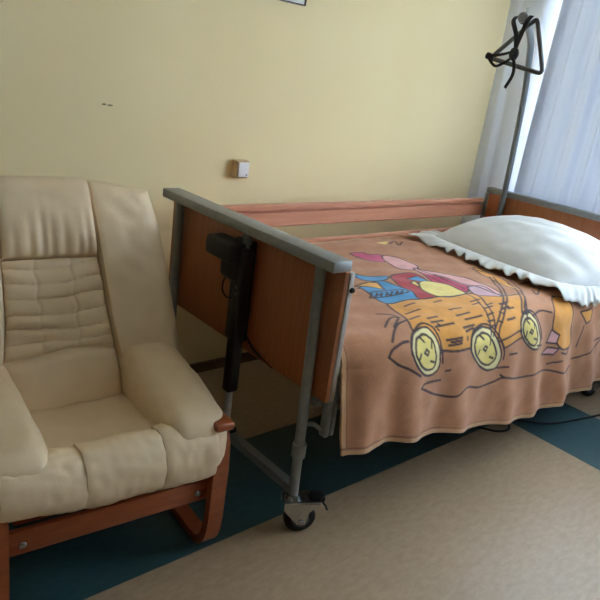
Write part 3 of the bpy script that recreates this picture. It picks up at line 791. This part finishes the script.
hx = 2.768
th_ = thing('grab_handle', 'grey triangular grab handle hanging on a black strap from the pole', 'grab handle', (hx, 1.755, 1.66))
def hl(y, z, dx=0): return (dx, y-1.755, z-1.66)
tri = [Vector(hl(1.722, 1.866, .02)), Vector(hl(1.905, 1.684)), Vector(hl(1.618, 1.636))]
loop = []
for i in range(3):
    p, a, b = tri[i], tri[i-1], tri[(i+1) % 3]
    d1, d2 = (a-p).normalized(), (b-p).normalized(); r0 = .032 if i else .022
    for k in range(7):
        t = k/6; q1, q2 = p+d1*r0, p+d2*r0
        loop.append((q1*(1-t)+p*t)*(1-t)+(p*(1-t)+q2*t)*t)
cdir = cd; axp = cd
obj('triangle_bar', TB(loop, .0100, 14, closed=True), M['handle_metal'], th_)
RS = [(-.0125, -.0016), (.0125, -.0016), (.0125, .0016), (-.0125, .0016)]
def ribbon(pts, w=.0105):
    """webbing band: width in the plane of the handle"""
    bm = bmesh.new(); P3 = smoothpath([Vector(p) for p in pts], 6); rows = []
    for i, p in enumerate(P3):
        t = (P3[min(i+1, len(P3)-1)]-P3[max(i-1, 0)]).normalized(); n = Vector((1, 0, 0)); s = t.cross(n).normalized(); n2 = s.cross(t).normalized()
        rows.append([bm.verts.new(p+s*w-n2*.0015), bm.verts.new(p+s*w+n2*.0015), bm.verts.new(p-s*w+n2*.0015), bm.verts.new(p-s*w-n2*.0015)])
    grid_faces(bm, rows, True); bm.faces.new(rows[0][::-1]); bm.faces.new(rows[-1])
    return bm
st = obj('strap', ribbon([hl(1.811, 1.868, -.006), hl(1.806, 1.842, -.03), hl(1.784, 1.79, -.02), hl(1.772, 1.735, -.016)]), M['strap'], th_)
obj('strap_band', ribbon([hl(1.734, 1.872, -.008), hl(1.738, 1.84, -.032), hl(1.758, 1.785, -.022), hl(1.775, 1.735, -.016)]), M['strap'], st)
cpt = Vector(hl(1.7785, 1.8606, 0))-cdir*.007; u_ = axp.orthogonal().normalized(); v_ = axp.cross(u_)
obj('strap_ring', TB([cpt+(u_*math.cos(2*PI*k/28)+v_*math.sin(2*PI*k/28))*.0215 for k in range(28)], 0, closed=True, section=[(-.0015, -.009), (.0015, -.009), (.0015, .009), (-.0015, .009)]) if 0 else lathe_ring(cpt-axp*.009, axp, .0200, .0228, .018), M['strap'], st)
kn = bmesh.new(); bmesh.ops.create_icosphere(kn, subdivisions=3, radius=1)
for v in kn.verts:
    v.co = Vector((v.co.x*.016, v.co.y*.022, v.co.z*.030))*(1+.18*noise.noise(v.co*2.2)) + Vector(hl(1.775, 1.708, -.016))
obj('strap_knot', kn, M['strap'], st)
obj('strap_tail', ribbon([hl(1.772, 1.70, -.026), hl(1.752, 1.66, -.03), hl(1.752, 1.615, -.026), hl(1.780, 1.560, -.02)], .0075), M['strap'], st)
obj('strap_loop', ribbon([hl(1.785, 1.718, -.014), hl(1.83, 1.704, -.016), hl(1.88, 1.694, -.018), hl(1.905, 1.69, -.016), hl(1.888, 1.668, -.018), hl(1.855, 1.650, -.018), hl(1.815, 1.668, -.016), hl(1.785, 1.690, -.016)], .006), M['strap'], st)
obj('strap_wrap', TB([hl(1.925, 1.694), hl(1.885, 1.684)], .0155, 16), M['strap'], st)

# ------------------------------------------------------------------ small things
sw = thing('wall_switch', 'cream surface-mounted switch box with white rocker on the yellow wall', 'switch', (1.802, YB, 1.042))
obj('switch_housing', B((-.036, -.044, -.041), (.036, 0, .041), .006, 3), M['beige_plastic'], sw)
rk = obj('rocker', B((-.029, -.052, -.034), (.031, -.043, .034), .004, 3), M['white_plastic'], sw)
obj('indicator', B((.014, -.0535, -.026), (.022, -.0515, -.020), .0005), M['dark_metal'], rk)

pf_ = thing('picture_frame', 'thin dark framed white picture hanging high on the yellow wall', 'picture', (1.917, YB, 1.787))
bm = bmesh.new(); W2, H2, q = .16, .42, .005
for lo, hi in (((-W2, -.022, 0), (W2, 0, q)), ((-W2, -.022, H2-q), (W2, 0, H2)), ((-W2, -.022, q), (-W2+q, 0, H2-q)), ((W2-q, -.022, q), (W2, 0, H2-q))): box(bm, lo, hi, .001)
obj('frame_moulding', bm, M['frame_dark'], pf_)
obj('picture_mount', B((-W2+q, -.014, q), (W2-q, -.002, H2-q)), M['paper'], pf_)

cbl = obj('power_cable', TB(smoothpath([(2.45, 1.62, .006), (2.58, 1.44, .006), (2.625, 1.365, .006), (2.665, 1.325, .006), (2.73, 1.315, .006), (2.79, 1.35, .006), (2.85, 1.345, .006), (2.93, 1.275, .006), (3.02, 1.225, .006), (3.18, 1.185, .006), (3.36, 1.145, .006), (3.55, 1.10, .006), (3.70, 1.06, .006)], 8), .0055, 8), M['black'])
tag(cbl, 'black power cable lying on the teal floor band under the bed', 'cable')

# ------------------------------------------------------------------ light
w = bpy.data.worlds.new('sky'); S.world = w; w.use_nodes = True; nt = w.node_tree
bg = nt.nodes['Background']
tc = nt.nodes.new('ShaderNodeTexCoord'); sp = nt.nodes.new('ShaderNodeSeparateXYZ'); nt.links.new(tc.outputs['Generated'], sp.inputs[0])
rp = nt.nodes.new('ShaderNodeValToRGB'); mr = nt.nodes.new('ShaderNodeMapRange'); mr.inputs['From Min'].default_value = -1; mr.inputs['From Max'].default_value = 1
nt.links.new(sp.outputs['Z'], mr.inputs['Value']); nt.links.new(mr.outputs['Result'], rp.inputs['Fac'])
rp.color_ramp.elements[0].position = .47; rp.color_ramp.elements[0].color = (.22, .24, .22, 1)
rp.color_ramp.elements[1].position = .53; rp.color_ramp.elements[1].color = (.76, .88, 1.0, 1)
nt.links.new(rp.outputs['Color'], bg.inputs['Color']); bg.inputs['Strength'].default_value = 30.
ld = bpy.data.lights.new('window_daylight', 'AREA'); ld.shape = 'RECTANGLE'; ld.size = WZ1-WZ0; ld.size_y = WY1-WY0; ld.cycles.is_portal = True
lo_ = bpy.data.objects.new('window_daylight', ld); lo_.location = (XR+.2, (WY0+WY1)/2, (WZ0+WZ1)/2); lo_.rotation_euler = (0, PI/2, 0); link(lo_)

# ------------------------------------------------------------------ camera
cam = bpy.data.cameras.new('camera'); cam.sensor_width = 36; cam.lens = 36*645/600; cam.clip_start = .02
co = bpy.data.objects.new('camera', cam)
Rm = Matrix(((.756028, .118684, -.643689), (-.640678, .335497, -.690632), (.133988, .934535, .329683)))
co.matrix_world = Matrix.Translation((0, 0, 1.5)) @ Rm.to_4x4()
link(co); S.camera = co
S.view_settings.view_transform = 'Standard'; S.view_settings.look = 'None'; S.view_settings.gamma = 1; S.view_settings.use_curve_mapping = False
S.view_settings.exposure = .85
S.cycles.use_denoising = True; S.cycles.max_bounces = 10; S.cycles.diffuse_bounces = 6; S.cycles.transparent_max_bounces = 12
S.cycles.sample_clamp_indirect = 8
